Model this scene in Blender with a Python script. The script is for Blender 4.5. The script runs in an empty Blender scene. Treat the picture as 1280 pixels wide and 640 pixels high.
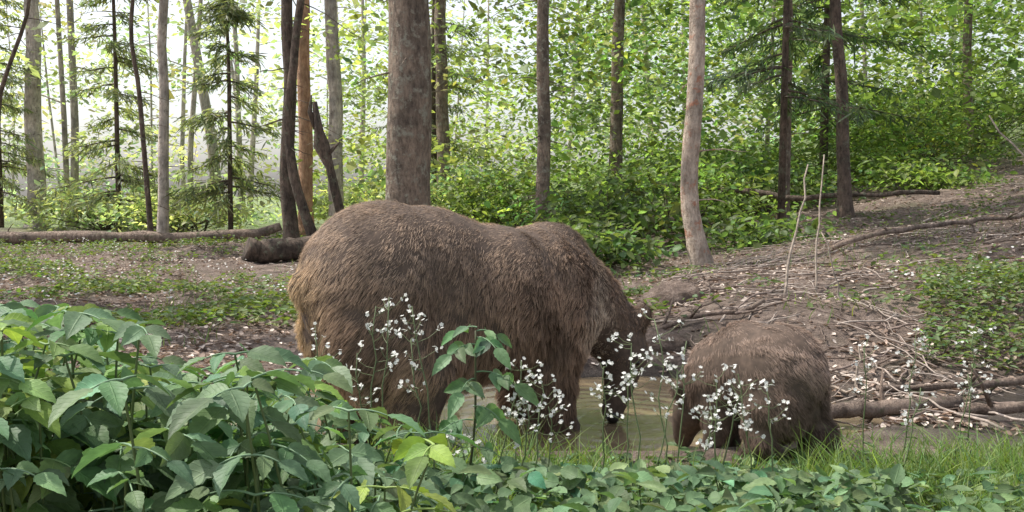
import bpy, math
import numpy as np
from mathutils import Vector, kdtree
rng=np.random.default_rng(11)
sc=bpy.context.scene
sc.view_settings.view_transform='Standard'
sc.view_settings.look='None'
sc.view_settings.exposure=0
# ---------------------------------------------------------------- noise / terrain
TAB=rng.random((256,256))
def vn(x,y,s,o=0):
    x=np.asarray(x,float)*s+o*17.3+1000; y=np.asarray(y,float)*s+o*9.7+1000
    xi=np.floor(x).astype(int); yi=np.floor(y).astype(int); fx=x-xi; fy=y-yi
    fx=fx*fx*(3-2*fx); fy=fy*fy*(3-2*fy)
    g=lambda a,b:TAB[a%256,b%256]
    return (g(xi,yi)*(1-fx)+g(xi+1,yi)*fx)*(1-fy)+(g(xi,yi+1)*(1-fx)+g(xi+1,yi+1)*fx)*fy
def ss(a,b,x):
    t=np.clip((np.asarray(x,float)-a)/(b-a),0,1); return t*t*(3-2*t)
def H(x,y):
    x=np.asarray(x,float); y=np.asarray(y,float)
    h=0.15*np.log1p(np.exp((x-2.4)*2))/2*ss(5.6,9.5,y)
    h=h+0.03*np.clip(y-13,0,60)*ss(-2,6,x)
    h=h-0.03*np.clip(y-22,0,80)*(1-ss(-6,2,x))
    h=h+0.22*ss(5.7,6.6,y+0.25*np.sin(x*1.7))*ss(0.3,2.0,x)*(1-0.7*ss(9,12,y))
    amp=ss(4.5,8,y)
    h=h+(vn(x,y,.7,1)-.5)*.16*(.25+amp)+(vn(x,y,2.1,2)-.5)*.07*(.3+amp)+(vn(x,y,6,3)-.5)*.03
    h=h-.10*ss(1.25,1.7,x)*(1-ss(5.3,6,y))*ss(3.8,4.4,y)
    e=((x-.05)/1.75)**2+((y-4.93)/1.0)**2+(vn(x,y,1.8,5)-.5)*.35
    h=h*(1-.8*(1-ss(1.0,2.2,e)))-.2*(1-ss(.65,1.25,e))
    return h
def P(x,y,dz=0.): return np.stack([x,y,H(x,y)+dz],-1)
# ---------------------------------------------------------------- mesh building
class MB:
    def __init__(s): s.v=[];s.f=[];s.c=[];s.l=[];s.n=0
    def add(s,V,F,C=None,L=None):
        V=np.asarray(V,float).reshape(-1,3)
        s.v.append(V); s.f.append(np.asarray(F,int).reshape(-1,4)+s.n)
        if C is None: C=np.ones((len(V),3))*.5
        C=np.asarray(C,float)
        if C.ndim==1: C=np.tile(C,(len(V),1))
        s.c.append(C)
        s.l.append(np.zeros((len(V),3)) if L is None else L)
        s.n+=len(V)
    def build(s,name,mat,parent=None,smooth=True):
        V=np.concatenate(s.v);F=np.concatenate(s.f);C=np.concatenate(s.c);L=np.concatenate(s.l)
        me=bpy.data.meshes.new(name)
        me.vertices.add(len(V)); me.vertices.foreach_set('co',V.astype(np.float32).ravel())
        me.loops.add(F.size); me.loops.foreach_set('vertex_index',F.astype(np.int32).ravel())
        me.polygons.add(len(F)); me.polygons.foreach_set('loop_start',(np.arange(len(F))*4).astype(np.int32))
        me.polygons.foreach_set('loop_total',np.full(len(F),4,np.int32))
        me.polygons.foreach_set('use_smooth',np.full(len(F),smooth,bool))
        me.update(calc_edges=True)
        a=me.color_attributes.new('Col','FLOAT_COLOR','POINT')
        a.data.foreach_set('color',np.c_[C,np.ones(len(C))].astype(np.float32).ravel())
        b=me.attributes.new('LUV','FLOAT_VECTOR','POINT')
        b.data.foreach_set('vector',L.astype(np.float32).ravel())
        me.materials.append(mat)
        o=bpy.data.objects.new(name,me); sc.collection.objects.link(o)
        if parent is not None: o.parent=parent
        return o
def empty(name,loc=(0,0,0)):
    o=bpy.data.objects.new(name,None); sc.collection.objects.link(o); return o
def nz(v): return v/np.maximum(np.linalg.norm(v,axis=-1,keepdims=True),1e-9)
def tube(mb,Pt,R,sides=8,C=None,rough=0.,cap=True):
    Pt=np.asarray(Pt,float); R=np.asarray(R,float)*np.ones(len(Pt))
    if cap:
        Pt=np.vstack([Pt[:1],Pt,Pt[-1:]]); R=np.r_[1e-4,R,1e-4]
        T=np.gradient(Pt[1:-1],axis=0); T=np.vstack([T[:1],T,T[-1:]])
    else: T=np.gradient(Pt,axis=0)
    T=nz(T); ref=np.array([1.,0,0]) if abs(T[:,0]).mean()<.8 else np.array([0,0,1.])
    A=nz(np.cross(T,ref)); B=np.cross(T,A)
    th=np.arange(sides)/sides*2*np.pi
    rr=R[:,None]*np.ones(sides)
    if rough: rr=rr*(1+rough*(rng.random((len(Pt),sides))-.5)*2)
    V=Pt[:,None]+rr[...,None]*(A[:,None]*np.cos(th)[None,:,None]+B[:,None]*np.sin(th)[None,:,None])
    n=len(Pt); i=np.arange(n-1)[:,None]; j=np.arange(sides)[None]
    F=np.stack([i*sides+j,i*sides+(j+1)%sides,(i+1)*sides+(j+1)%sides,(i+1)*sides+j],-1)
    mb.add(V,F,C)
def grid_template(rows,cols,wf,zf,serr=0):
    u=np.linspace(0,1,rows); v=np.linspace(-1,1,cols)
    w=wf(u)
    if serr: w=w*(1+serr*np.where(np.arange(rows)%2==0,1,-1))
    T=np.zeros((rows,cols,3)); T[...,0]=u[:,None]; T[...,1]=w[:,None]*v[None]; T[...,2]=zf(u[:,None],v[None])
    LU=np.zeros((rows,cols,3)); LU[...,0]=u[:,None]; LU[...,1]=v[None]
    i=np.arange(rows-1)[:,None]; j=np.arange(cols-1)[None]
    F=np.stack([i*cols+j,i*cols+j+1,(i+1)*cols+j+1,(i+1)*cols+j],-1).reshape(-1,4)
    return T.reshape(-1,3),F,LU.reshape(-1,3)
T_FAR=grid_template(3,2,lambda u:np.array([.12,.5,.06]),lambda u,v:.0*v-.12*u*u)
T_OV=grid_template(13,5,lambda u:np.maximum(.015,.5*np.sin(np.pi*np.clip(u,0,1)**.72)**.9),lambda u,v:.10*np.abs(v)*np.sin(np.pi*u)-.2*u*u+.016*np.sin(u*30)*np.abs(v),.06)
T_LOW=grid_template(5,3,lambda u:np.array([.05,.42,.5,.33,.03]),lambda u,v:.1*np.abs(v)-.15*u*u)
T_BLADE=grid_template(5,2,lambda u:.5*(1-u**2)+.02,lambda u,v:.0*v*u)
T_HAIR=grid_template(4,2,lambda u:.5*(1-.85*u),lambda u,v:.0*v*u)
T_PET=grid_template(3,2,lambda u:np.array([.12,.5,.3]),lambda u,v:.15*u+0*v)
def inst(mb,T,pos,d,nrm,L,W,C,bend=None):
    t,F,LU=T; N=len(pos)
    if N==0: return
    d=nz(d); side=nz(np.cross(nrm,d)); nr=np.cross(d,side)
    L=np.ones(N)*L; W=np.ones(N)*W
    V=pos[:,None]+d[:,None]*(t[None,:,0:1]*L[:,None,None])+side[:,None]*(t[None,:,1:2]*W[:,None,None])+nr[:,None]*(t[None,:,2:3]*L[:,None,None])
    if bend is not None: V=V+bend[:,None]*(t[None,:,0:1]**2)
    m=len(t); FF=F[None]+(np.arange(N)*m)[:,None,None]
    C=np.asarray(C,float); 
    if C.ndim==1: C=np.tile(C,(N,1))
    mb.add(V,FF,np.repeat(C,m,0),np.tile(LU,(N,1)))
def rdir(N,zs=.4):
    a=rng.random(N)*2*np.pi; return nz(np.stack([np.cos(a),np.sin(a),rng.normal(0,zs,N)],-1))
def rup(N,t=.5):
    return nz(np.stack([rng.normal(0,t,N),rng.normal(0,t,N),np.ones(N)],-1))
def vary(c,N,b=.35,h=.15):
    c=np.asarray(c,float); k=np.exp(rng.normal(0,b,N))[:,None]; hh=rng.normal(0,h,(N,1))
    return np.clip(c[None]*k*np.concatenate([1+hh,1+0*hh,1-hh*.5],1),0.002,.95)
# ---------------------------------------------------------------- materials
def newmat(name):
    m=bpy.data.materials.new(name); m.use_nodes=True; nt=m.node_tree
    return m,nt,nt.nodes['Principled BSDF'],nt.nodes['Material Output']
def N_(nt,t,**k):
    n=nt.nodes.new(t)
    for a,b in k.items(): setattr(n,a,b)
    return n
def noise(nt,scale,detail=5,vec=None,rough=.6):
    n=N_(nt,'ShaderNodeTexNoise'); n.inputs['Scale'].default_value=scale; n.inputs['Detail'].default_value=detail; n.inputs['Roughness'].default_value=rough
    if vec is not None: nt.links.new(vec,n.inputs['Vector'])
    return n
def ramp(nt,fac,stops):
    r=N_(nt,'ShaderNodeValToRGB'); el=r.color_ramp.elements
    while len(el)<len(stops): el.new(.5)
    for e,(p,c) in zip(el,stops): e.position=p; e.color=(*c,1) if len(c)==3 else c
    nt.links.new(fac,r.inputs['Fac']); return r
def mix(nt,fac,a,b,mode='MIX'):
    m=N_(nt,'ShaderNodeMix',data_type='RGBA',blend_type=mode)
    if hasattr(fac,'links'): nt.links.new(fac,m.inputs[0])
    else: m.inputs[0].default_value=fac
    for i,x in ((6,a),(7,b)):
        if hasattr(x,'links'): nt.links.new(x,m.inputs[i])
        else: m.inputs[i].default_value=(*x,1)
    return m.outputs[2]
def bump(nt,h,bs,s=.5,d=.02):
    b=N_(nt,'ShaderNodeBump'); b.inputs['Strength'].default_value=s; b.inputs['Distance'].default_value=d
    nt.links.new(h,b.inputs['Height']); nt.links.new(b.outputs[0],bs.inputs['Normal'])
def leafmat(name,tr=.4,rough=.5,veins=False,tint=(1.5,1.6,.5),spec=.4):
    m,nt,bs,out=newmat(name)
    at=N_(nt,'ShaderNodeAttribute',attribute_name='Col')
    col=at.outputs['Color']
    if veins:
        geo=N_(nt,'ShaderNodeNewGeometry')
        nn=noise(nt,40,3,geo.outputs['Position'])
        r=ramp(nt,nn.outputs[0],[(.3,(.75,.78,.7)),(.7,(1.2,1.2,1.1))])
        col=mix(nt,1.,col,r.outputs[0],'MULTIPLY')
        lu=N_(nt,'ShaderNodeAttribute',attribute_name='LUV')
        sp=N_(nt,'ShaderNodeSeparateXYZ'); nt.links.new(lu.outputs['Vector'],sp.inputs[0])
        ab=N_(nt,'ShaderNodeMath',operation='ABSOLUTE'); nt.links.new(sp.outputs[1],ab.inputs[0])
        m1=N_(nt,'ShaderNodeMath',operation='MULTIPLY_ADD'); nt.links.new(ab.outputs[0],m1.inputs[0]); m1.inputs[1].default_value=-.22; nt.links.new(sp.outputs[0],m1.inputs[2])
        m2=N_(nt,'ShaderNodeMath',operation='MULTIPLY'); nt.links.new(m1.outputs[0],m2.inputs[0]); m2.inputs[1].default_value=50.
        sn=N_(nt,'ShaderNodeMath',operation='SINE'); nt.links.new(m2.outputs[0],sn.inputs[0])
        rv=ramp(nt,sn.outputs[0],[(.82,(0,0,0)),(.98,(.4,.4,.4))])
        rm=ramp(nt,ab.outputs[0],[(.03,(.8,.8,.8)),(.08,(0,0,0))])
        mx=N_(nt,'ShaderNodeMath',operation='MAXIMUM'); nt.links.new(rv.outputs[0],mx.inputs[0]); nt.links.new(rm.outputs[0],mx.inputs[1])
        lt=mix(nt,1.,col,(1.35,1.3,1.25),'MULTIPLY')
        col=mix(nt,mx.outputs[0],col,lt)
        bump(nt,mx.outputs[0],bs,.6,-.003)
    nt.links.new(col,bs.inputs['Base Color']); bs.inputs['Roughness'].default_value=rough
    bs.inputs['Specular IOR Level'].default_value=spec
    tl=N_(nt,'ShaderNodeBsdfTranslucent'); tc=mix(nt,1.,col,tint,'MULTIPLY'); nt.links.new(tc,tl.inputs[0])
    ms=N_(nt,'ShaderNodeMixShader'); ms.inputs[0].default_value=tr
    nt.links.new(bs.outputs[0],ms.inputs[1]); nt.links.new(tl.outputs[0],ms.inputs[2]); nt.links.new(ms.outputs[0],out.inputs[0])
    return m
M_LEAF=leafmat('tree_leaves',.5,.5,tint=(1.6,1.7,.8))
M_NEAR=leafmat('broad_leaves',.3,.55,True,tint=(1.4,1.5,.7),spec=.35)
M_SMALL=leafmat('herb_leaves',.35,.55)
M_PETAL=leafmat('petals',.35,.6,tint=(1,1,1))
M_LITTER=leafmat('dry_leaves',.15,.8,tint=(1,.8,.6))
def bark(name,c1,c2,c3,lich=.62,scale=1.):
    m,nt,bs,out=newmat(name)
    geo=N_(nt,'ShaderNodeNewGeometry')
    mp=N_(nt,'ShaderNodeMapping'); mp.inputs['Scale'].default_value=(1,1,.35); nt.links.new(geo.outputs['Position'],mp.inputs[0])
    n1=noise(nt,20*scale,8,mp.outputs[0],.75); n2=noise(nt,3.,4,geo.outputs['Position']); n3=noise(nt,9,6,geo.outputs['Position'],.7)
    r=ramp(nt,n1.outputs[0],[(.38,c1),(.60,c2)])
    k=ramp(nt,n2.outputs[0],[(.3,(.55,.55,.55)),(.7,(1.45,1.4,1.35))])
    c=mix(nt,1.,r.outputs[0],k.outputs[0],'MULTIPLY')
    l=ramp(nt,n3.outputs[0],[(lich-.05,(0,0,0)),(lich+.05,(1,1,1))])
    c=mix(nt,l.outputs[0],c,c3)
    nt.links.new(c,bs.inputs['Base Color']); bs.inputs['Roughness'].default_value=.85
    ad=N_(nt,'ShaderNodeMath',operation='ADD'); nt.links.new(n1.outputs[0],ad.inputs[0]); nt.links.new(n3.outputs[0],ad.inputs[1])
    bump(nt,ad.outputs[0],bs,1.,.05)
    return m
B_GREY=bark('bark_spruce',(.12,.09,.07),(.32,.25,.195),(.36,.34,.27),.58)
B_DARK=bark('bark_dark',(.055,.04,.03),(.19,.14,.11),(.2,.2,.14),.61)
B_PALE=bark('bark_pale',(.38,.32,.28),(.68,.62,.56),(.17,.14,.12),.62)
B_RED=bark('bark_pine',(.32,.17,.10),(.55,.35,.23),(.25,.2,.16),.66)
B_LOG=bark('bark_log',(.14,.1,.08),(.36,.28,.23),(.1,.12,.05),.62)
B_FAR=bark('bark_far',(.26,.22,.19),(.50,.45,.40),(.35,.35,.3),.64,.6)
M_STEM,nt,bs,_=newmat('green_stem')
at=N_(nt,'ShaderNodeAttribute',attribute_name='Col'); nt.links.new(at.outputs[0],bs.inputs['Base Color']); bs.inputs['Roughness'].default_value=.6
M_STICK,nt,bs,_=newmat('dead_wood')
at=N_(nt,'ShaderNodeAttribute',attribute_name='Col'); g=N_(nt,'ShaderNodeNewGeometry'); n1=noise(nt,30,5,g.outputs['Position'])
r=ramp(nt,n1.outputs[0],[(.3,(.5,.5,.5)),(.7,(1.4,1.4,1.4))]); nt.links.new(mix(nt,1.,at.outputs[0],r.outputs[0],'MULTIPLY'),bs.inputs['Base Color']); bs.inputs['Roughness'].default_value=.85
bump(nt,n1.outputs[0],bs,.5,.01)
# ground
M_G,nt,bs,_=newmat('forest_floor')
g=N_(nt,'ShaderNodeNewGeometry'); pos=g.outputs['Position']
n1=noise(nt,11,9,pos,.8); n2=noise(nt,.7,5,pos); n3=noise(nt,55,5,pos,.7); n5=noise(nt,1.6,5,pos,.65)
r1=ramp(nt,n1.outputs[0],[(.3,(.075,.055,.045)),(.5,(.24,.185,.155)),(.7,(.48,.40,.35))])
vc=ramp(nt,n5.outputs[0],[(.35,(.6,.56,.53)),(.65,(1.3,1.25,1.22))])
c=mix(nt,1.,r1.outputs[0],vc.outputs[0],'MULTIPLY')
sp=N_(nt,'ShaderNodeSeparateXYZ'); nt.links.new(pos,sp.inputs[0])
gr=ramp(nt,n2.outputs[0],[(.54,(0,0,0)),(.66,(.5,.5,.5))])
c=mix(nt,gr.outputs[0],c,(.10,.115,.05))
fy=N_(nt,'ShaderNodeMapRange'); fy.inputs['From Min'].default_value=20; fy.inputs['From Max'].default_value=27; nt.links.new(sp.outputs[1],fy.inputs['Value'])
fr=ramp(nt,n5.outputs[0],[(.35,(.12,.17,.06)),(.65,(.26,.32,.14))])
c=mix(nt,fy.outputs[0],c,fr.outputs[0])
wet=N_(nt,'ShaderNodeMapRange'); wet.inputs['From Min'].default_value=-.01; wet.inputs['From Max'].default_value=-.10; nt.links.new(sp.outputs[2],wet.inputs['Value'])
yl=N_(nt,'ShaderNodeMath',operation='LESS_THAN'); nt.links.new(sp.outputs[1],yl.inputs[0]); yl.inputs[1].default_value=7.
wm=N_(nt,'ShaderNodeMath',operation='MULTIPLY'); nt.links.new(wet.outputs[0],wm.inputs[0]); nt.links.new(yl.outputs[0],wm.inputs[1])
mud=ramp(nt,n1.outputs[0],[(.3,(.07,.055,.046)),(.7,(.15,.125,.105))])
c=mix(nt,wm.outputs[0],c,mud.outputs[0])
nt.links.new(c,bs.inputs['Base Color'])
rr=N_(nt,'ShaderNodeMapRange'); nt.links.new(wm.outputs[0],rr.inputs['Value']); rr.inputs['To Min'].default_value=.9; rr.inputs['To Max'].default_value=.25
nt.links.new(rr.outputs[0],bs.inputs['Roughness'])
ad=N_(nt,'ShaderNodeMath',operation='ADD'); nt.links.new(n1.outputs[0],ad.inputs[0]); nt.links.new(n3.outputs[0],ad.inputs[1])
bump(nt,ad.outputs[0],bs,.9,.06)
# ---------------------------------------------------------------- ground sheet
def axis(lo,a,b,hi,st):
    m=np.arange(a,b,st); 
    l=[a];s=st
    while l[-1]>lo: s*=1.12; l.append(l[-1]-s)
    r=[b];s=st
    while r[-1]<hi: s*=1.12; r.append(r[-1]+s)
    return np.r_[l[:0:-1],m,r]
gx=axis(-220,-6,8,220,.06); gy=axis(-60,2,14,260,.06)
X,Y=np.meshgrid(gx,gy,indexing='ij'); V=np.stack([X,Y,H(X,Y)],-1)
n,m=X.shape; i=np.arange(n-1)[:,None]; j=np.arange(m-1)[None]
mb=MB(); mb.add(V,np.stack([i*m+j,(i+1)*m+j,(i+1)*m+j+1,i*m+j+1],-1)); mb.build('ground',M_G)
# water
M_W,nt,bs,_=newmat('muddy_water')
g=N_(nt,'ShaderNodeNewGeometry'); n1=noise(nt,3,3,g.outputs['Position']); r=ramp(nt,n1.outputs[0],[(.3,(.17,.125,.075)),(.7,(.25,.195,.125))])
nt.links.new(r.outputs[0],bs.inputs['Base Color']); bs.inputs['Roughness'].default_value=.06; bs.inputs['IOR'].default_value=1.33
w=N_(nt,'ShaderNodeTexWave',wave_type='RINGS',rings_direction='SPHERICAL'); mp=N_(nt,'ShaderNodeMapping'); mp.inputs['Location'].default_value=(-.5,-4.78,.1); nt.links.new(g.outputs['Position'],mp.inputs[0]); nt.links.new(mp.outputs[0],w.inputs[0])
w.inputs['Scale'].default_value=3; w.inputs['Distortion'].default_value=5
n4=noise(nt,6,3,g.outputs['Position']); ad=N_(nt,'ShaderNodeMath',operation='MULTIPLY_ADD'); nt.links.new(n4.outputs[0],ad.inputs[0]); ad.inputs[1].default_value=3.; nt.links.new(w.outputs['Fac'],ad.inputs[2])
bump(nt,ad.outputs[0],bs,.09,.02)
mb=MB(); xx=np.linspace(-2.2,2.3,20); yy=np.linspace(3.75,6.15,12); X,Y=np.meshgrid(xx,yy,indexing='ij'); n,m=X.shape;i=np.arange(n-1)[:,None]; j=np.arange(m-1)[None]
mb.add(np.stack([X,Y,X*0-.10],-1),np.stack([i*m+j,(i+1)*m+j,(i+1)*m+j+1,i*m+j+1],-1)); mb.build('pond_water',M_W)
# ---------------------------------------------------------------- trees
G_LIT=(.17,.24,.075); G_MID=(.12,.175,.065); G_DK=(.07,.12,.045); G_HAZE=(.32,.37,.21)  # last green is paled: haze and glare put into the leaf colour
def clumps(mb,C,R,n,size,col,T=T_FAR,flat=.45,asp=.62):
    K=len(C); c=np.repeat(C,n,0); r=np.repeat(np.ones(K)*R,n)
    N=K*n; off=rng.normal(0,.5,(N,3))*r[:,None]; off[:,2]*=flat
    cc=vary(col,K,.3,.12); cc=np.repeat(cc,n,0)*np.exp(rng.normal(0,.25,(N,1)))
    s=size*np.exp(rng.normal(0,.3,N))
    d=rdir(N,.35); d[:,2]-=.25
    inst(mb,T,c+off,d,rup(N,.55),s,s*asp,cc)
def trunk_path(pts,r0,r1,top,k=30):
    pts=np.array(pts,float)
    z=np.concatenate([[-.25],np.linspace(0,1,k)**1.4*top])
    zz=pts[:,2]; px=np.interp(z,zz,pts[:,0]); py=np.interp(z,zz,pts[:,1])
    px[1:-1]=(px[:-2]+2*px[1:-1]+px[2:])/4; py[1:-1]=(py[:-2]+2*py[1:-1]+py[2:])/4
    wob=np.clip(z,0,3)/3*.05
    px+=(vn(z,z*0+pts[0,0],1.1)-.5)*wob*2; py+=(vn(z,z*0+pts[0,1],.9,4)-.5)*wob*2
    R=np.interp(z,[0,top],[r0,r1])*(1+.45*np.exp(-np.clip(z,0,9)/.22))
    return np.stack([px,py,z],-1),R
def tree(name,pts,r0,mat,top=12,crown=9,stubs=14,leafcol=G_MID,cr=1.7,nl=46,c0=.5,rough=.06,crad=.42):
    x,y=pts[0][0],pts[0][1]; h0=float(H(x,y)); e=empty(name)
    if pts[-1][2]<top: pts=list(pts)+[(pts[-1][0]+rng.normal(0,.15),pts[-1][1]+.1,top)]
    Pt,R=trunk_path([(a,b,c) for a,b,c in pts],r0,r0*.3,top)
    Pt[:,2]+=h0; mb=MB(); tube(mb,Pt,R,18,None,rough)
    for s in range(stubs):
        z=rng.uniform(.7,5.5); 
        p=np.array([np.interp(z+h0,Pt[:,2],Pt[:,0]),np.interp(z+h0,Pt[:,2],Pt[:,1]),z+h0])
        a=rng.random()*6.28; L=rng.uniform(.15,1.0)*(.6+.15*z); t=np.linspace(0,1,6)[:,None]
        d=np.array([math.cos(a),math.sin(a),rng.uniform(-.25,.3)])
        Q=p+d*t*L+np.array([0,0,-.2*L])*t**2+rng.normal(0,.025*L,(6,3))*t
        tube(mb,Q,np.linspace(.014,.003,6)*(.6+r0*2),5)
    lm=MB(); C=[]
    if crown:
        for s in range(int(crown*2.2)):
            z=top*(c0+(1-c0)*rng.random()**.9); p=np.array([np.interp(z,Pt[:,2]-h0,Pt[:,0]),np.interp(z,Pt[:,2]-h0,Pt[:,1]),z+h0])
            a=rng.random()*6.28; L=cr*rng.uniform(.5,1.2)*(1.25-z/top*.8); t=np.linspace(0,1,7)[:,None]
            Q=p+np.array([math.cos(a),math.sin(a),.35])*t*L+rng.normal(0,.06,(7,3))*t
            tube(mb,Q,np.linspace(.035,.008,7),5)
            for u in (3,5,6): C.append(Q[u]+rng.normal(0,.15,3))
        clumps(lm,np.array(C),crad,nl//2,.15,leafcol)
        lm.build('crown',M_LEAF,e)
    mb.build('trunk',mat,e); return e
tree('spruce_tree',[(-1.27,12,0),(-1.25,12,5)],.29,B_GREY,15,8,12,G_DK,2.1,80,c0=.45)
tree('young_tree',[(.50,16,0),(.53,16,4.5)],.12,B_GREY,12,5,18,nl=60)
tree('leaning_tree',[(2.20,11.3,0),(2.12,11.3,.35),(2.02,11.3,.8),(2.05,11.3,1.3),(2.09,11.3,1.9),(2.12,11.3,3.2)],.108,bark('bark_leaning',(.32,.25,.2),(.66,.56,.47),(.52,.25,.16),.59),11,4,14,cr=2.0,nl=80)
tree('young_tree',[(5.08,15,0),(4.98,15,2),(4.82,15,3.8)],.10,B_DARK,11,4,22)
tree('young_tree',[(4.42,16,0),(4.45,16,4)],.08,B_GREY,11,4,26)
tree('young_tree',[(11.1,24,0),(10.9,24,5)],.12,B_GREY,12,6,12)
tree('crooked_tree',[(-3.58,16,0),(-3.66,16,1.2),(-3.6,16,2.4),(-3.62,16,4)],.12,B_DARK,11,5,16)
tree('crooked_tree',[(-3.05,15.6,0),(-3.22,15.6,.4),(-3.45,15.6,1.2),(-3.58,15.7,2.2),(-3.3,15.8,4)],.085,B_DARK,9,4,12)
tree('pine_tree',[(-4.2,20,0),(-4.17,20,5)],.15,B_RED,15,6,6)
tree('birch_tree',[(-3.55,20,0),(-3.63,20,5)],.16,B_PALE,15,6,6)
tree('birch_tree',[(-6.4,18,0),(-6.25,18,5)],.10,B_PALE,14,5,8)
tree('young_tree',[(-6.3,17.2,0),(-6.55,17.2,3.8)],.05,B_DARK,9,3,10)
tree('pine_tree',[(-11.7,24.2,0),(-11.6,24.2,5)],.22,B_PALE,15,6,6)
tree('young_tree',[(-1.5,22,0),(-1.6,22,5)],.16,B_GREY,15,6,8)
tree('young_tree',[(-8.9,16.8,0),(-8.7,16.8,2.6),(-8.1,16.8,3.9)],.045,B_DARK,9,3,8)
# broken snag
e=empty('broken_snag'); mb=MB()
tube(mb,[(-2.5,15,-.2),(-2.58,15,.3),(-2.62,15,.6),(-2.70,15,1.0),(-2.76,15,1.3),(-2.9,15.02,1.65),(-2.93,15,1.9),(-2.98,15,2.3)],[.12,.09,.07,.085,.06,.105,.085,.04],12,None,.4)
tube(mb,[(-2.95,15,1.9),(-3.06,15,2.15),(-3.03,15,2.4)],[.06,.04,.01],7,None,.2); tube(mb,[(-2.8,15,1.5),(-2.62,15.05,1.7)],[.04,.015],6,None,.2)
mb.build('trunk',B_DARK,e)
for x,y,t,c in ((-9.6,9.8,12,7),(-5.6,7.6,12,6),(8.8,12.5,11,4),(2.2,21,14,5)):  # the out-of-view ones on the left are added to shade bears and ground
    tree('shade_tree',[(x,y,0),(x+.1,y,t*.6)],.15,B_GREY,t,c,4,G_MID,2.2,80,c0=.5,crad=.42)
# ---------------------------------------------------------------- distant forest
e=empty('distant_trees'); mb=MB(); lm=MB(); n=0
while n<52:
    y=24+46*rng.random()**.7; x=rng.uniform(-.62,.62)*y; n+=1
    if x>0 and rng.random()<.35: continue
    h=float(H(x,y)); r=rng.uniform(.05,.14)*(1.5 if rng.random()<.2 else 1)
    k=rng.normal(0,.9); kk=rng.normal(0,.15,3); tube(mb,[(x,y,h-.2),(x+k*.15+kk[0],y,h+3),(x+k*.45+kk[1],y,h+8),(x+k,y,h+16)],[r*1.2,r,r*.8,r*.3],8,None,.08)
    for s in range(9):
        z=rng.uniform(1,13); a=rng.random()*6.28; L=rng.uniform(.5,2.2); p=np.array([x+k*z/16,y,h+z])
        q=p+np.array([math.cos(a)*L,math.sin(a)*L,rng.uniform(-.3,.5)*L]); tube(mb,[p,(p+q)/2+rng.normal(0,.06,3),q],[.025,.018,.006],4,None,cap=False)
mb.build('trunks',B_FAR,e)
def region(N,x0,x1,y0,y1,z0,z1,p=1.):
    y=rng.uniform(y0,y1,N); x=rng.uniform(x0,x1,N)*y; z=z0+(z1-z0)*rng.random(N)**p
    return np.stack([x,y,H(x,y)+z],-1)
clumps(lm,region(560,.0,.62,19,42,.5,9),1.1,44,.16,G_MID)
clumps(lm,region(460,.02,.6,18,34,.3,6),1.0,44,.14,G_LIT)
clumps(lm,region(340,-.62,0,22,45,.2,10,1.3),.9,40,.15,G_HAZE)
clumps(lm,region(220,-.18,.02,18,34,.3,5),.9,40,.14,(.25,.31,.13))
clumps(lm,region(750,.05,.75,42,90,0,17),2.4,50,.36,(.29,.34,.22))  # far leaves paled as well, background haze and glare in their colour
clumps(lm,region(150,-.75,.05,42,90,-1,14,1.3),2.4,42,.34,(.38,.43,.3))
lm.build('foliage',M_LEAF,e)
def spruce(name,x,y,top,R,lo,nb,col,trunk=.09,n=22):
    e=empty(name); h=float(H(x,y)); mb=MB(); lm=MB()
    tube(mb,[(x,y,h-.2),(x+.03,y,h+top*.5),(x,y,h+top)],[trunk,trunk*.7,.01],10,None,.05)
    for b in range(nb):
        f=rng.random(); z=lo+(top-lo)*f; a=rng.random()*6.28; L=R*(1-f*.85)*rng.uniform(.6,1.1)
        t=np.linspace(0,1,n)[:,None]; Q=np.array([x,y,h+z])+np.array([math.cos(a),math.sin(a),.05])*t*L+np.array([0,0,-.35*L])*t**1.5+np.array([0,0,.12*L])*t**4
        tube(mb,Q[::5],np.linspace(.02,.005,len(Q[::5])),4,None,cap=False)
        q=np.repeat(Q[3:],6,0); N=len(q); ax=np.array([math.cos(a),math.sin(a),-.2])
        d=nz(ax+rng.normal(0,.8,(N,3))*[1,1,.6]+[0,0,-.5])
        LL=.17*np.exp(rng.normal(0,.35,N)); inst(lm,T_FAR,q+rng.normal(0,.05,(N,3)),d,rup(N,.8),LL,.03,vary(col,N,.35,.1))
    mb.build('trunk',B_DARK,e); lm.build('needles',M_LEAF,e)
spruce('conifer_tree',-5.3,18.5,6,1.3,.6,45,(.2,.23,.14),.05)
spruce('conifer_tree',-8.4,21,8,1.6,.6,60,(.22,.25,.15),.06)
spruce('conifer_tree',4.1,15,9,1.5,2.0,60,(.10,.14,.08),.06)
spruce('conifer_tree',6.3,20,10,2,1.2,70,(.10,.15,.08))
spruce('conifer_tree',-1.9,24,10,1.8,1.,60,(.16,.20,.10))
spruce('conifer_tree',-12.5,24,9,1.8,.8,60,(.22,.25,.15))
def shrub(name,x,y,R,hh,n,col,leaf=.1):
    e=empty(name); mb=MB(); lm=MB(); h=float(H(x,y)); C=[]
    for s in range(n):
        a=rng.random()*6.28; r=R*math.sqrt(rng.random()); z=hh*rng.uniform(.35,1)*(1-.4*(r/R)**2)
        q=np.array([x+r*math.cos(a),y+r*math.sin(a),h+z]); p=np.array([x+rng.normal(0,.2),y+rng.normal(0,.2),h-.1])
        mid=(p+q)/2+np.array([0,0,.15*z]); tube(mb,[p,mid,q],[.014,.01,.004],4,None,cap=False)
        C+= [q,mid*.4+q*.6+rng.normal(0,.1,3)]
    clumps(lm,np.array(C),.55,30,leaf,col,T_LOW,.45,.6)
    mb.build('stems',B_DARK,e); lm.build('leaves',M_LEAF,e)
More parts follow.
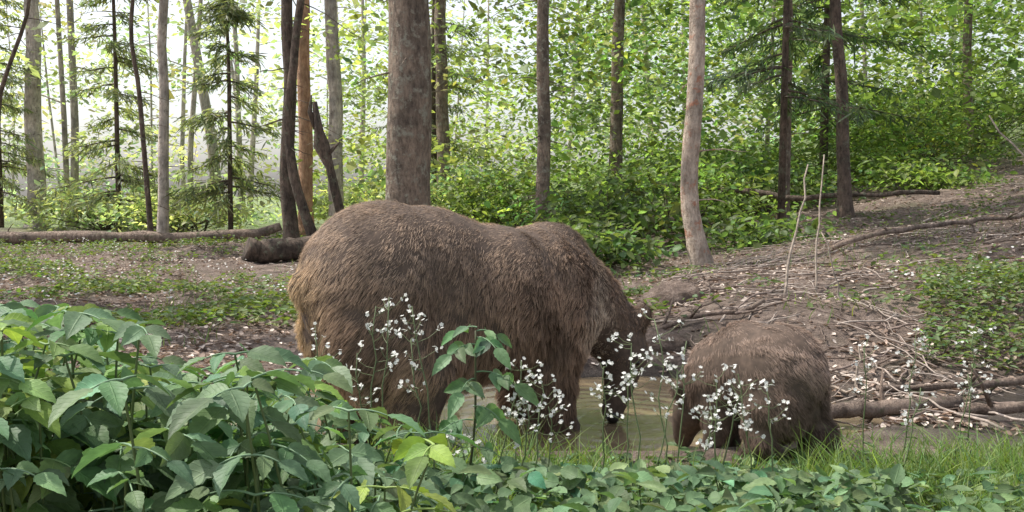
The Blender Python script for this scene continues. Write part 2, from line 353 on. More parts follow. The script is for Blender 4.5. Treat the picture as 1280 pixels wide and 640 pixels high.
for x,y,R,hh,c in ((.1,18.5,1.6,1.4,G_LIT),(-1.0,20,1.7,1.5,G_HAZE),(1.4,14.6,1.2,1.15,G_MID),(2.6,16.5,1.8,1.3,G_LIT),(1.0,12.2,.9,.5,G_MID),(4.6,18.5,1.7,1.2,G_MID),(6.3,20.5,1.8,1.3,G_LIT),(9.0,22,2.2,1.5,G_LIT),
    (3.3,13.2,.9,.4,G_MID),(3.9,21,2,1.7,G_LIT),(-6.9,20.5,1.5,.9,G_HAZE),(-9.8,24,2,1.2,G_HAZE),(10.5,26,2.5,2.4,G_LIT),(7.5,17.5,1.0,.5,G_LIT),(13,27,2.6,2,G_MID),(-3.3,24,1.8,1.3,G_HAZE)):
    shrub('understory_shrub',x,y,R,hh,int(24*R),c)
# ---------------------------------------------------------------- litter, sticks, ground cover
def polar(N,y0,y1,a,b,p=1.):
    y=y0+(y1-y0)*rng.random(N)**p; x=rng.uniform(a,b,N)*y; return x,y
mb=MB(); x,y=polar(46000,4.4,22,-.58,.6,1.3)
k=(H(x,y)>-.09)&(vn(x,y,1.1,31)+.45*rng.random(len(x))>.5); x=x[k];y=y[k]; N=len(x)
cols=np.array([(.33,.25,.205),(.48,.39,.33),(.15,.11,.085),(.58,.50,.44),(.25,.18,.14)])[rng.integers(0,5,N)]*np.exp(rng.normal(0,.2,(N,1)))
inst(mb,T_LOW,P(x,y,.01),rdir(N,.25),rup(N,.45),rng.uniform(.02,.065,N),rng.uniform(.014,.038,N),cols)
mb.build('leaf_litter',M_LITTER)
mb=MB()
def stick(mb,x,y,L,r,a,lift=.03,tilt=0.,c=None,k=9):
    t=np.linspace(-.5,.5,k); X=x+np.cos(a)*t*L; Y=y+np.sin(a)*t*L
    Z=np.interp(t,[-.5,.5],[H(X[0],Y[0]),H(X[-1],Y[-1])]); Z=np.maximum(Z,H(X,Y)-.02)+lift+tilt*(t+.5)*L+r*.6
    Q=np.stack([X,Y,Z],-1)+rng.normal(0,.012*L,(k,3))
    if c is None: c=np.array([(.34,.28,.24),(.17,.125,.10),(.44,.37,.32),(.22,.165,.14)][rng.integers(0,4)])
    tube(mb,Q,np.linspace(r,r*.4,k),6,c)
for _ in range(380):
    y=rng.uniform(6.3,14); x=rng.uniform(.17,.6)*y
    stick(mb,x,y,rng.uniform(.15,.8)*(1 if rng.random()<.85 else 2.),rng.uniform(.003,.011),rng.normal(0.1,.8),rng.uniform(0,.06),rng.normal(0,.05))
for _ in range(260):
    y=rng.uniform(5.6,20); x=rng.uniform(-.55,.5)*y
    stick(mb,x,y,rng.uniform(.2,1.0),rng.uniform(.003,.009),rng.random()*3.14,rng.uniform(0,.03),rng.normal(0,.03))
for _ in range(90):
    y=rng.uniform(4.6,6.4); x=rng.uniform(.25,.5)*y
    stick(mb,x,y,rng.uniform(.2,.8),rng.uniform(.003,.009),rng.random()*3.14,rng.uniform(0,.06),rng.normal(0,.1))
mb.build('stick_pile',M_STICK)
mb=MB(); c=(.33,.27,.22)
for a,b,r in (((2.0,7.2),(2.28,7.6,1.0),.012),((2.35,7.6),(2.55,8.1,1.1),.010),((1.85,5.2),(1.9,5.3,.25),.008),((2.2,6.5),(2.1,6.6,.5),.008),((5.6,9.5),(4.9,10.2,1.1),.015),((1.55,5.6),(1.85,5.0,.0),.011)):
    h=float(H(a[0],a[1])); p=np.array([a[0],a[1],h-.02]); q=np.array([b[0],b[1],h+b[2]]); t=np.linspace(0,1,9)[:,None]
    tube(mb,p+(q-p)*t+rng.normal(0,.012,(9,3)),np.linspace(r,r*.5,9),6,c)
mb.build('leaning_sticks',M_STICK)
def log(name,pts,R,mat,br=4,rough=.1,flat=False):
    e=empty(name); mb=MB(); pts=np.array(pts,float); t=np.linspace(0,1,16); s=np.linspace(0,1,len(pts))
    Q=np.stack([np.interp(t,s,pts[:,k]) for k in range(3)],-1)
    if not flat: Q[:,2]+=H(Q[:,0],Q[:,1])
    Q+=rng.normal(0,.007,Q.shape)
    tube(mb,Q,np.interp(t,[0,1],R)*(1+.12*rng.normal(0,1,16)*.6),12,None,rough)
    for _ in range(br):
        k=rng.integers(2,14); d=nz(rng.normal(0,1,3)+[0,0,.5]); L=rng.uniform(.1,.35)
        tube(mb,[Q[k],Q[k]+d*L*.5,Q[k]+d*L+rng.normal(0,.04,3)],[.014,.010,.004],5)
    mb.build('wood',mat,e)
log('fallen_log',[(1.42,4.60,-.03),(1.78,4.68,-.02),(2.2,4.80,-.025)],(.036,.042),B_LOG,2,.1,True)
log('fallen_log',[(2.15,4.66,-.02),(3.4,4.8,.0)],(.025,.03),B_LOG,3,.1,True)
log('fallen_log',[(1.9,5.05,-.01),(3.2,5.25,.03)],(.018,.026),B_LOG,3,.1,True)
log('fallen_log',[(-10,17.2,.1),(-7,17,.14),(-4.1,17.4,.3)],(.12,.08),B_LOG,10)
log('mossy_log',[(-3.9,14.4,.17),(-2.95,14.9,.2)],(.19,.17),B_DARK,1,.15)
log('fallen_log',[(2.5,17,.8),(4.5,15.6,.35),(6.5,15.0,.2)],(.05,.035),B_DARK,6)
log('fallen_log',[(.2,6.3,.03),(1.7,6.6,.05)],(.022,.016),B_LOG,3)
log('fallen_log',[(3.2,9.8,.1),(5.6,10.6,.15)],(.03,.02),B_LOG,6)
def rock(name,c,R,mat):
    th=np.linspace(0,np.pi,22); ph=np.arange(34)/34*2*np.pi; S=np.stack([np.sin(th)[:,None]*np.cos(ph),np.sin(th)[:,None]*np.sin(ph),np.cos(th)[:,None]*np.ones(34)],-1)
    k=1+.35*(vn(S[...,0]+S[...,2],S[...,1]-S[...,2],2.3,6)-.5)+.2*(vn(S[...,0]-S[...,2],S[...,1]+S[...,2],6,7)-.5); S=S*k[...,None]*np.array(R)+np.array([c[0],c[1],float(H(c[0],c[1]))+c[2]])
    i=np.arange(21)[:,None]; j=np.arange(34)[None]; mb=MB(); mb.add(S,np.stack([i*34+j,(i+1)*34+j,(i+1)*34+(j+1)%34,i*34+(j+1)%34],-1)); mb.build(name,mat)
rock('bank_boulder',(1.28,7.6,-.02),(.25,.22,.17),M_G)
rock('bank_boulder',(.95,6.2,.0),(.2,.2,.10),M_G)
def cover(name,N,y0,y1,a,b,th,col,size,z=(.02,.12),p=1.,mask=2):
    mb=MB(); x,y=polar(N*3,y0,y1,a,b,p); k=(vn(x,y,.9,mask)*.6+vn(x,y,3.2,mask+3)*.4>th)&(H(x,y)>-.06); x=x[k][:N];y=y[k][:N]; n=len(x)
    inst(mb,T_LOW,P(x,y,0)+np.stack([0*x,0*x,rng.uniform(z[0],z[1],n)],-1),rdir(n,.3),rup(n,.4),rng.uniform(.6,1.3,n)*size,rng.uniform(.4,.8,n)*size,vary(col,n,.3,.12)); mb.build(name,M_SMALL)
cover('ground_cover',10000,7,20,-.56,-.12,.46,(.14,.19,.07),.06)
cover('ground_cover',3000,6.5,16,-.1,.55,.61,(.12,.165,.065),.06)
cover('ground_cover',2200,5.6,7.6,.42,.56,.50,(.13,.18,.075),.045,(.02,.16))
cover('ground_cover',3000,5.9,9.,.0,.2,.54,(.11,.15,.06),.05,(.01,.08),mask=6)
mb=MB()
for (N,y0,y1,a,b) in ((260,8,16,-.56,-.2),(60,5.6,8,.3,.56)):
    x,y=polar(N,y0,y1,a,b); k=vn(x,y,1.2,8)>.5; x=x[k];y=y[k];n=len(x); 
    for q in range(3): inst(mb,T_PET,P(x,y,.16)+rng.normal(0,.03,(n,3)),rdir(n,.3),rup(n,.5),.022,.022,np.array((.8,.8,.78)))
mb.build('white_wildflowers',M_PETAL)
# ---------------------------------------------------------------- near vegetation
def leaf(mb,p,d,n,L,W,c,T=T_OV):
    inst(mb,T,np.array([p]),np.array([d]),np.array([n]),L,W,np.array([c]))
UP=np.array([0,0,1.])
def compound(lm,sm,p,d,L,k,leafL,col,droop=.3,tilt=(0,-.2,0),asp=.6):
    d=nz(np.asarray(d,float)); t=np.linspace(0,1,6)[:,None]; Q=p+d*t*L+np.array([0,0,-droop*L])*t**2
    tube(sm,Q,np.linspace(.0025,.0012,6),5,np.array(col)*1.2,cap=False)
    side=nz(np.cross(UP,d)); tip=Q[-1]; fd=nz(Q[-1]-Q[-2])
    nr=nz(np.cross(fd,side)+rng.normal(0,.2,3)); nr=nr if nr[2]>0 else -nr
    nr=nz(nr+np.array(tilt))
    c=lambda:np.array(col)*np.exp(rng.normal(0,.22))*np.array([1+rng.normal(0,.12),1,1+rng.normal(0,.12)])
    leaf(lm,tip,fd,nr,leafL*1.15,leafL*asp*1.05,c())
    for j in range(k):
        f=.45+.4*j/max(1,k-.3)
        q=np.array([np.interp(f,t[:,0],Q[:,a]) for a in range(3)])
        for s in (-1,1):
            dd=nz(fd*.55+side*s*1.0+rng.normal(0,.15,3)+[0,0,-.15])
            leaf(lm,q,dd,nz(nr+rng.normal(0,.25,3)),leafL*rng.uniform(.75,1.05),leafL*asp*.95,c())
def hm(x,y):
    return 1.06-y*np.interp(x/y,[-.62,-.5,-.42,-.36,-.3,-.25,-.195,-.13,-.1,-.06],[.114,.118,.125,.165,.172,.158,.192,.25,.30,.33])
e=empty('broadleaf_bush'); lm=MB(); sm=MB()
for _ in range(175):
    y=rng.uniform(1.6,2.9); x=rng.uniform(-.62,-.10)*y; top=hm(x,y)*rng.uniform(.62,.98)
    a=rng.random()*6.28; lean=rng.uniform(.02,.14); h0=float(H(x,y))
    t=np.linspace(0,1,9)[:,None]; Q=np.array([x,y,h0])+np.array([0,0,top-h0])*t+np.array([math.cos(a),math.sin(a),0])*lean*t**2
    tube(sm,Q,np.linspace(.0045,.002,9),6,(.09,.13,.04),cap=False)
    col=np.array([(.15,.24,.14),(.125,.21,.115),(.16,.25,.10),(.22,.31,.08)][rng.choice(4,p=[.38,.32,.18,.12])])
    nn=max(2,int(top/.10)); ph=rng.random()*6.28
    for j in range(nn):
        f=1-j*.115/top; 
        if f<.25: break
        q=np.array([np.interp(f,t[:,0],Q[:,k]) for k in range(3)])
        for s in range(2):
            an=ph+j*1.57+s*3.14+rng.normal(0,.3); up=.25 if j==0 else .1
            compound(lm,sm,q,(math.cos(an),math.sin(an),up),rng.uniform(.045,.09),1,rng.uniform(.05,.10),col,asp=.56)
sm.build('stems',M_STEM,e); lm.build('leaves',M_NEAR,e)
mb=MB(); t=np.linspace(0,1,14)[:,None]; Q=np.array([-.95,1.5,.52])*(1-t)+np.array([-.56,1.3,.22])*t+np.array([0,0,.1])*(t*(1-t)*4); tube(mb,Q,.004,6,(.3,.32,.13)); mb.build('bramble_cane',M_STEM)
e=empty('elder_seedling'); lm=MB(); sm=MB(); x,y=-.13,2.8; t=np.linspace(0,1,9)[:,None]
Q=np.array([x,y,-.02])+np.array([.03,0,.66])*t+rng.normal(0,.004,(9,3)); tube(sm,Q,np.linspace(.006,.003,9),6,(.08,.09,.04))
for z,L,k,lf,an in ((.64,.06,1,.06,.4),(.65,.06,1,.06,2.9),(.62,.09,2,.07,5.3),(.60,.09,2,.07,3.9),(.52,.12,2,.085,-.3),(.50,.10,2,.08,4.4),(.42,.1,2,.085,5.5),(.38,.10,2,.08,3.6),(.30,.09,1,.08,5.9),(.22,.09,1,.08,4.5)):
    compound(lm,sm,np.array([x+.03*z/.66,y,z]),(math.cos(an),math.sin(an)*.8,.25),L,k,lf,(.13,.22,.12),.5,(0,-1.0,0),.5)
sm.build('stems',M_STEM,e); lm.build('leaves',M_NEAR,e)
def herb(x,y,z,spread=.07,nf=14,name='flowering_herb'):
    e=empty(name); sm=MB(); fm=MB(); h=float(H(x,y)); t=np.linspace(0,1,10)[:,None]
    lean=rng.normal(0,.05,2); Q=np.array([x-lean[0],y-lean[1],h])+np.array([lean[0],lean[1],z-h])*t+rng.normal(0,.005,(10,3))
    tube(sm,Q,np.linspace(.003,.0016,10),5,(.12,.16,.07))
    for b in range(nf):
        f=rng.uniform(.70,1.0); p=np.array([np.interp(f,t[:,0],Q[:,k]) for k in range(3)])
        a=rng.random()*6.28; r=spread*rng.uniform(.2,1.); q=p+np.array([math.cos(a)*r,math.sin(a)*r,.2*r+.03*rng.random()])
        tube(sm,[p,(p+q)/2+[0,0,-.006],q],[.0012,.001,.0009],4,(.13,.16,.07),cap=False)
        for _ in range(rng.integers(2,5)):
            c=q+rng.normal(0,.0065,3); u=nz(rng.normal(0,.6,3)+[0,-.3,.8]); s=nz(np.cross(u,rng.normal(0,1,3))); w=np.cross(u,s)
            for kk in range(5):
                an=kk*1.257; inst(fm,T_PET,np.array([c]),np.array([s*math.cos(an)+w*math.sin(an)]),np.array([u]),.0062,.0052,np.array([(.78,.78,.75)]))
    lm=MB()
    for j in range(6):
        f=rng.uniform(.05,.5); p=np.array([np.interp(f,t[:,0],Q[:,k]) for k in range(3)]); a=rng.random()*6.28
        leaf(lm,p,(math.cos(a),math.sin(a),.1),rup(1,.3)[0],rng.uniform(.025,.05),.02,(.1,.16,.06),T_LOW)
    sm.build('stems',M_STEM,e); fm.build('flowers',M_PETAL,e); lm.build('leaves',M_SMALL,e)
for a in ((-.35,2.8,.73),(-.28,2.75,.72),(-.40,2.85,.70),(-.45,2.8,.57),(-.31,2.9,.6),(.03,2.8,.55),(.09,2.85,.51),(.05,2.75,.44),(.11,2.8,.42),(.02,2.9,.47),
    (.43,2.9,.66),(.34,2.8,.60),(.27,2.85,.53),(.48,2.8,.52),(.52,2.9,.6),(.36,2.9,.5),(.59,2.8,.5),(.57,2.7,.43),(.73,2.8,.49),(.68,2.85,.44),(.66,2.8,.52),
    (1.2,3.3,.5),(1.45,3.5,.5),(1.7,3.6,.52),(1.35,3.2,.38),(1.6,3.4,.4),(-.6,3.,.6),(-.14,2.7,.35)):
    herb(*a,nf=int(rng.integers(9,15)))
def cap(y): return 1.06-.292*y
lm=MB(); N=3600; y=rng.uniform(2.1,3.75,N); x=rng.uniform(-.3,.58,N)*y; z=np.minimum(np.clip(rng.normal(.13,.07,N),.02,.3),np.maximum(cap(y)-.01,0.015)*rng.uniform(.5,1,N))
inst(lm,T_LOW,P(x,y,0)+np.stack([0*x,0*x,z],-1),rdir(N,.35),nz(rup(N,.45)+[0,-.2,0]),rng.uniform(.035,.075,N),rng.uniform(.02,.042,N),vary((.12,.195,.10),N,.35,.14)); 
N=1300; y=rng.uniform(2.0,2.9,N); x=rng.uniform(-.25,.4,N)*y; z=np.minimum(np.clip(rng.normal(.24,.07,N),.04,.42),cap(y)-.02)
inst(lm,T_OV,P(x,y,0)+np.stack([0*x,0*x,z],-1),rdir(N,.35),nz(rup(N,.45)+[0,-.25,0]),rng.uniform(.04,.08,N),rng.uniform(.025,.045,N),vary((.13,.205,.11),N,.3,.12))
lm.build('low_herbs',M_NEAR)
lm=MB()
for cx,cy in ((.86,2.5),(.72,2.4),(.98,2.6)):
    for _ in range(8):
        a=rng.random()*6.28; inst(lm,T_OV,np.array([[cx,cy,.02]]),np.array([[math.cos(a)*.5,math.sin(a)*.5,1.]]),np.array([[-math.cos(a),-math.sin(a),.6]]),rng.uniform(.25,.34),.065,np.array([(.14,.22,.11)]),np.array([[math.cos(a)*.14,math.sin(a)*.14,-.06]]))
lm.build('dock_plant',M_NEAR)
gm=MB()
def grass(N,y0,y1,a,b,L0,L1,col,th=.45,W=.005):
    x,y=polar(N*2,y0,y1,a,b); k=(vn(x,y,2.2,12)>th)&(H(x,y)>-.11); x=x[k][:N];y=y[k][:N]; n=len(x); L=rng.uniform(L0,L1,n)
    d=nz(np.stack([rng.normal(0,.3,n),rng.normal(0,.3,n),np.ones(n)],-1)); bd=rdir(n,.0)*L[:,None]*rng.uniform(.1,.6,n)[:,None]; bd[:,2]-=L*.2
    inst(gm,T_BLADE,P(x,y,-.01),d,rdir(n,.1),L,W*rng.uniform(.6,1.3,n),vary(col,n,.25,.12),bd)
grass(3800,2.2,3.6,.3,.6,.12,.29,(.18,.26,.09),.35)
grass(2200,2.3,3.5,-.2,.3,.08,.26,(.18,.26,.09),.38)
grass(600,3.2,3.95,-.15,.1,.10,.22,(.19,.27,.09),.2)
grass(900,3.4,4.1,.30,.6,.04,.10,(.17,.24,.09),.4)
grass(2500,6.2,14,-.5,.55,.08,.2,(.15,.20,.08),.6,.007)
gm.build('grass',M_SMALL)
# ---------------------------------------------------------------- bears
M_SKIN,nt,bs,_=newmat('bear_underfur'); at=N_(nt,'ShaderNodeNewGeometry'); n1=noise(nt,35,5,at.outputs['Position']); r=ramp(nt,n1.outputs[0],[(.3,(.06,.042,.032)),(.7,(.13,.09,.068))]); nt.links.new(r.outputs[0],bs.inputs['Base Color']); bs.inputs['Roughness'].default_value=.9
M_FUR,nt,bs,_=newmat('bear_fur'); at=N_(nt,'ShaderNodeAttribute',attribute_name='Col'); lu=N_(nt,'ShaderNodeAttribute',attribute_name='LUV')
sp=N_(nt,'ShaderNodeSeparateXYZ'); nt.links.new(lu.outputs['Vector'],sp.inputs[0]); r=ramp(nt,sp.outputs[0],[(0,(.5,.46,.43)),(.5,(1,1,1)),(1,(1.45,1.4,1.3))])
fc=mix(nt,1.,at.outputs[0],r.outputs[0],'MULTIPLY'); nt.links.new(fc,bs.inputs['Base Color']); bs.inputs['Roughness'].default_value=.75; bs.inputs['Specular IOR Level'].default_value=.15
tl=N_(nt,'ShaderNodeBsdfTranslucent'); nt.links.new(fc,tl.inputs[0]); ms=N_(nt,'ShaderNodeMixShader'); ms.inputs[0].default_value=.3; nt.links.new(bs.outputs[0],ms.inputs[1]); nt.links.new(tl.outputs[0],ms.inputs[2]); nt.links.new(ms.outputs[0],_.inputs[0])
M_EYE,nt,bs,_=newmat('eye_gloss'); bs.inputs['Base Color'].default_value=(.012,.008,.006,1); bs.inputs['Roughness'].default_value=.12
M_NOSE,nt,bs,_=newmat('nose_leather'); g=N_(nt,'ShaderNodeNewGeometry'); n1=noise(nt,120,3,g.outputs['Position']); bs.inputs['Base Color'].default_value=(.015,.013,.012,1); bs.inputs['Roughness'].default_value=.35; bump(nt,n1.outputs[0],bs,.4,.003)
M_CLAW,nt,bs,_=newmat('claw'); bs.inputs['Base Color'].default_value=(.06,.05,.04,1); bs.inputs['Roughness'].default_value=.4
def sphere(mb,c,R,A=None,n=20,m=12):
    th=np.linspace(0,np.pi,m); ph=np.arange(n)/n*2*np.pi
    S=np.stack([np.sin(th)[:,None]*np.cos(ph),np.sin(th)[:,None]*np.sin(ph),np.cos(th)[:,None]*np.ones(n)],-1)*np.ones(3)*R
    if A is not None: S=S@A
    i=np.arange(m-1)[:,None]; j=np.arange(n)[None]
    mb.add(S+np.asarray(c),np.stack([i*n+j,(i+1)*n+j,(i+1)*n+(j+1)%n,i*n+(j+1)%n],-1))
def chain(mb,J):
    J=np.array(J,float)
    for a,b in zip(J[:-1],J[1:]):
        k=max(2,int(np.linalg.norm(b[:3]-a[:3])/(.3*min(a[3],b[3])))+1)
        for t in np.linspace(0,1,k): q=a*(1-t)+b*t; sphere(mb,q[:3],q[3],None,16,10)
def bear(name,Hc,dvec,ells,chains,nstr,flow,colf,lenf,eyes,nose,claws,voxel,sm,wid,shag):
    e=empty(name); mb=MB(); d=nz(np.array([dvec[0],dvec[1],0.])); nv=np.array([d[1],-d[0],0.])
    A=np.stack([d,nv,UP]); base=np.array([Hc[0],Hc[1],0.])
    W=lambda a,b,z: base+d*a+nv*b+UP*z
    for (a,b,z),R in ells: sphere(mb,W(a,b,z),R,A,28,18)
    for c in chains: chain(mb,c)
    o=mb.build('body_src',M_SKIN)
    m=o.modifiers.new('r','REMESH'); m.mode='VOXEL'; m.voxel_size=voxel; m.use_smooth_shade=True
    s=o.modifiers.new('s','SMOOTH'); s.factor=.6; s.iterations=sm
    dg=bpy.context.evaluated_depsgraph_get(); me=bpy.data.meshes.new_from_object(o.evaluated_get(dg))
    bpy.data.objects.remove(o); body=bpy.data.objects.new('body',me); sc.collection.objects.link(body); body.parent=e
    me.materials.clear(); me.materials.append(M_SKIN)
    me.calc_loop_triangles(); nt_=len(me.loop_triangles); tri=np.zeros(nt_*3,np.int32); me.loop_triangles.foreach_get('vertices',tri); tri=tri.reshape(-1,3)
    co=np.zeros(len(me.vertices)*3,np.float32); me.vertices.foreach_get('co',co); co=co.reshape(-1,3).astype(float)
    vnm=np.zeros(len(me.vertices)*3,np.float32); me.vertices.foreach_get('normal',vnm); vnm=vnm.reshape(-1,3).astype(float)
    ar=np.linalg.norm(np.cross(co[tri[:,1]]-co[tri[:,0]],co[tri[:,2]]-co[tri[:,0]]),axis=1)
    def samp(n):
        t=rng.choice(nt_,n,p=ar/ar.sum()); u=rng.random((n,2)); s=np.sqrt(u[:,0]); w=np.stack([1-s,s*(1-u[:,1]),s*u[:,1]],-1)
        return (co[tri[t]]*w[...,None]).sum(1),nz((vnm[tri[t]]*w[...,None]).sum(1))
    def fdir(p,n):
        f=flow(p,d); f=f-n*(f*n).sum(1,keepdims=True); f=nz(f)
        wv=np.stack([vn(p[:,0]+p[:,2],p[:,1]+p[:,2]*.7,6,k)-.5 for k in (1,2,3)],-1)+.9*np.stack([vn(p[:,0]-p[:,2],p[:,1]+p[:,0]+p[:,2],20,k)-.5 for k in (4,5,6)],-1)
        return nz(f+n*.30+wv*shag(p)[:,None])
    K=nstr//10; cp,cn=samp(K); cl=lenf(cp); ct=cp+fdir(cp,cn)*cl[:,None]*1.1
    kd=kdtree.KDTree(K)
    for i in range(K): kd.insert(cp[i],i)
    kd.balance()
    p,n=samp(nstr); idx=np.array([kd.find(q)[1] for q in p]); L=lenf(p)*rng.uniform(.65,1.2,nstr); dd=nz(fdir(p,n)+rng.normal(0,.16,p.shape))
    tip=p+dd*L[:,None]; bend=(ct[idx]-tip)*(rng.uniform(.15,.95,nstr)*np.clip(shag(p),.3,1))[:,None]; bend[:,2]-=L*.12
    mx=np.linalg.norm(bend,axis=1,keepdims=True); bend=bend*np.minimum(1,L[:,None]*.7/np.maximum(mx,1e-6))
    C=colf(p)*np.exp(rng.normal(0,.18,(nstr,1)))*np.exp(rng.normal(0,.10,(K,1)))[idx]
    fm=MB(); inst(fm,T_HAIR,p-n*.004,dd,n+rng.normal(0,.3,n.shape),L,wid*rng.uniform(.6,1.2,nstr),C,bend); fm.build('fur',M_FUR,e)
    em=MB()
    for c,r in eyes: sphere(em,c,r)
    em.build('eyes',M_EYE,e); nm=MB(); sphere(nm,nose[0],nose[1]); nm.build('nose',M_NOSE,e)
    cm=MB()
    for c,dr in claws:
        dr=nz(np.array(dr,float)); s=np.cross(dr,UP)
        for k in (-2,-1,0,1,2):
            q=np.array(c)+s*k*.025*abs(voxel/.02); tube(cm,[q,q+dr*.03+UP*.004,q+dr*.055-UP*.02],[.007,.005,.001],6)
    cm.build('claws',M_CLAW,e)
    return e
# adult
ells=[((.03,0,.60),(.37,.35,.39)),((.0,.15,.43),(.29,.20,.36)),((.0,-.15,.45),(.28,.19,.34)),((.22,0,.62),(.36,.32,.345)),
 ((.3,0,.52),(.42,.34,.41)),((.55,.03,.51),(.42,.33,.365)),((.8,0,.50),(.34,.29,.36)),((.90,-.03,.68),(.23,.16,.20)),((.84,.13,.44),(.21,.18,.29)),((.84,-.13,.44),(.21,.18,.29)),((-.34,0,.62),(.05,.05,.08))]
ch=[[(-.47,4.2,.42,.22),(-.41,4.16,.27,.18),(-.44,4.12,.07,.125),(-.41,4.14,-.06,.105),(-.33,4.17,-.10,.07)],
 [(-.76,4.43,.4,.2),(-.70,4.44,.25,.165),(-.78,4.40,.05,.11),(-.74,4.43,-.06,.09),(-.66,4.47,-.10,.065)],
 [(.22,4.62,.42,.2),(.16,4.57,.22,.155),(.19,4.58,.05,.12),(.20,4.59,-.07,.10),(.27,4.61,-.11,.07)],
 [(.10,4.95,.42,.17),(.04,4.90,.2,.13),(.03,4.90,.02,.10),(.04,4.90,-.1,.085),(.11,4.93,-.12,.06)],
 [(.22,4.76,.56,.24),(.36,4.80,.46,.2),(.46,4.82,.36,.16),(.53,4.80,.28,.135),(.55,4.78,.21,.12)],
 [(.545,4.77,.19,.105),(.525,4.755,.08,.08),(.505,4.745,0,.066),(.49,4.74,-.05,.056)],
 [(.575,4.73,.21,.05),(.55,4.715,.12,.045)],
 [(.615,4.79,.37,.05),(.64,4.78,.42,.05),(.645,4.78,.44,.042)],[(.50,4.70,.38,.045),(.505,4.69,.43,.042)]]
hp=np.array([.53,4.76,.14])
def lenA(p):
    dh=np.linalg.norm((p-hp)*[1,1,.7],axis=1); L=np.interp(dh,[.14,.24,.4],[.010,.022,.043]); L*=np.interp(p[:,2],[-.1,.05,.3,.5,.8],[.6,1.1,1.35,1.1,.8]); return L
def shagA(p): return np.interp(p[:,2],[0,.45,.9],[1.2,.85,.38])
def flowA(p,d): 
    back=np.interp(p[:,2],[.2,.9],[.35,1.3])[:,None]; f=-d[None]*back+np.array([0,0,-1.])
    dh=np.linalg.norm(p-hp,axis=1); k=(1-ss(.15,.32,dh))[:,None]
    return f*(1-k)+np.array([0,.2,1.])*k
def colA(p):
    base=np.array([.33,.235,.175]); lit_gold=np.array([.62,.47,.29]); dark=np.array([.10,.068,.05]); top=np.array([.46,.355,.28])
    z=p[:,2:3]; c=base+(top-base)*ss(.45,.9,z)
    g=(1-ss(-.99,-.66,p[:,0:1]))*(1-ss(.6,.85,z)); c=c+(lit_gold-c)*g*.9  # sunlit left edge of the rump painted into the fur colour
    g2=(1-ss(.1,.45,z))*(1-ss(-.5,-.1,p[:,0:1])); c=c+(lit_gold-c)*g2*.35
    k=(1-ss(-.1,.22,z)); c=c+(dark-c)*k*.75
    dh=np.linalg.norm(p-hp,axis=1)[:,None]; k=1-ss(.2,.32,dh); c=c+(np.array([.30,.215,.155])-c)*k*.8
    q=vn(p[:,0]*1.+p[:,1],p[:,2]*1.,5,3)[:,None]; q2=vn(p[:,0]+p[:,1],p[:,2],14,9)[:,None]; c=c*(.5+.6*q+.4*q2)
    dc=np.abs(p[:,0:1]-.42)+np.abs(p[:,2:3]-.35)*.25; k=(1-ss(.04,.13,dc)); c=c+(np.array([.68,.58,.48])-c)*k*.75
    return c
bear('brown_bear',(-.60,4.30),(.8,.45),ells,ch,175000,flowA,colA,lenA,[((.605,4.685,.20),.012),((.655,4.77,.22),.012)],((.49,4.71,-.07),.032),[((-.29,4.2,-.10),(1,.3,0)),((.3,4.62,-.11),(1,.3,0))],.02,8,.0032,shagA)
# cub
H1=float(H(1.15,3.7)); H2=float(H(.98,3.75))
ells=[((.02,0,.32),(.195,.17,.195)),((.0,.06,.24),(.15,.11,.18)),((.0,-.06,.24),(.15,.11,.18)),((.15,0,.32),(.2,.16,.19)),((.28,0,.27),(.16,.14,.18)),((-.16,0,.33),(.03,.03,.04))]
ch=[[(1.12,3.78,.2,.10),(1.165,3.80,.13,.082),(1.20,3.72,.085,.056),(1.19,3.73,H1+.035,.048),(1.15,3.79,H1+.03,.038)],
 [(.99,3.74,.2,.09),(.965,3.78,.12,.076),(.975,3.72,.07,.054),(.97,3.74,H2+.035,.046),(.93,3.79,H2+.028,.036)],
 [(.93,4.1,.2,.09),(.95,4.1,.1,.065),(.93,4.1,.0,.05),(.91,4.12,-.06,.045)],
 [(.86,3.97,.2,.10),(.85,3.96,.1,.075),(.84,3.96,.02,.055),(.82,3.99,-.03,.05)],
 [(.90,4.06,.24,.13),(.84,4.13,.16,.112),(.79,4.20,.09,.094),(.765,4.23,.03,.068),(.755,4.25,-.03,.050),(.755,4.255,-.06,.042)],
 [(.72,4.13,.165,.034),(.705,4.12,.20,.034)],[(.88,4.25,.17,.03),(.885,4.255,.20,.026)]]
hq=np.array([.775,4.21,.05])
def lenC(p): return np.interp(np.linalg.norm(p-hq,axis=1),[.08,.2],[.010,.034])*np.interp(p[:,2],[-.05,.1,.3],[.6,1.,1])
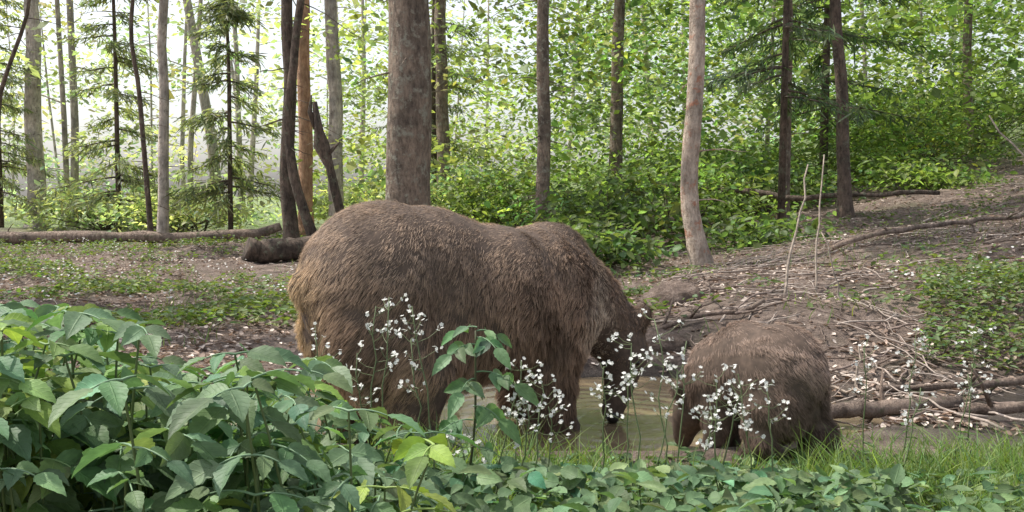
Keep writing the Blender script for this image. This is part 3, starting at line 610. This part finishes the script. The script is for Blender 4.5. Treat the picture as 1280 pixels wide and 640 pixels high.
def flowC(p,d): return -d[None]*np.interp(p[:,2],[.1,.5],[.2,1.])[:,None]+np.array([0,0,-1.])
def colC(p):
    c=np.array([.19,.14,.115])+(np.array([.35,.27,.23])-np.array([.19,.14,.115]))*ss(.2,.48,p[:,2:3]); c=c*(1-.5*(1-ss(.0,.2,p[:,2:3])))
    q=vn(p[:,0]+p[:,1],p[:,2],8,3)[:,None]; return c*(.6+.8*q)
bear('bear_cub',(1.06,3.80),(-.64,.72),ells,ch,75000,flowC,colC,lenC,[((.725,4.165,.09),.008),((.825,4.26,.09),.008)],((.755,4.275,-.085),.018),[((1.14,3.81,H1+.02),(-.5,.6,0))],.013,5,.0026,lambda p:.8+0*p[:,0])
# ---------------------------------------------------------------- light, world, camera
EL,AZ=math.radians(58),math.radians(-70)
s=Vector((math.cos(EL)*math.sin(AZ),math.cos(EL)*math.cos(AZ),math.sin(EL)))
L=bpy.data.lights.new('sun','SUN'); L.energy=5; L.angle=math.radians(.5); L.color=(1,.94,.84)
o=bpy.data.objects.new('sun',L); sc.collection.objects.link(o); o.rotation_euler=(-s).to_track_quat('-Z','Y').to_euler()
w=bpy.data.worlds.new('World'); sc.world=w; w.use_nodes=True; nt=w.node_tree
sky=nt.nodes.new('ShaderNodeTexSky'); sky.sky_type='NISHITA'; sky.sun_disc=False; sky.sun_elevation=EL; sky.sun_rotation=AZ
sky.dust_density=2.5; sky.air_density=1.0; sky.ozone_density=1
hs=nt.nodes.new('ShaderNodeHueSaturation'); hs.inputs['Saturation'].default_value=.35; hs.inputs['Value'].default_value=1.6; nt.links.new(sky.outputs[0],hs.inputs['Color'])
bg=nt.nodes['Background']; bg.inputs[1].default_value=.15; nt.links.new(hs.outputs[0],bg.inputs[0])
cam=bpy.data.cameras.new('camera'); cam.sensor_width=36; cam.lens=36*1229/1280; cam.clip_end=1000; cam.clip_start=.05
o=bpy.data.objects.new('camera',cam); sc.collection.objects.link(o); o.location=(0,0,1.06); o.rotation_euler=(math.radians(90-4.19),0,0); sc.camera=o
print('verts',sum(len(m.vertices) for m in bpy.data.meshes))
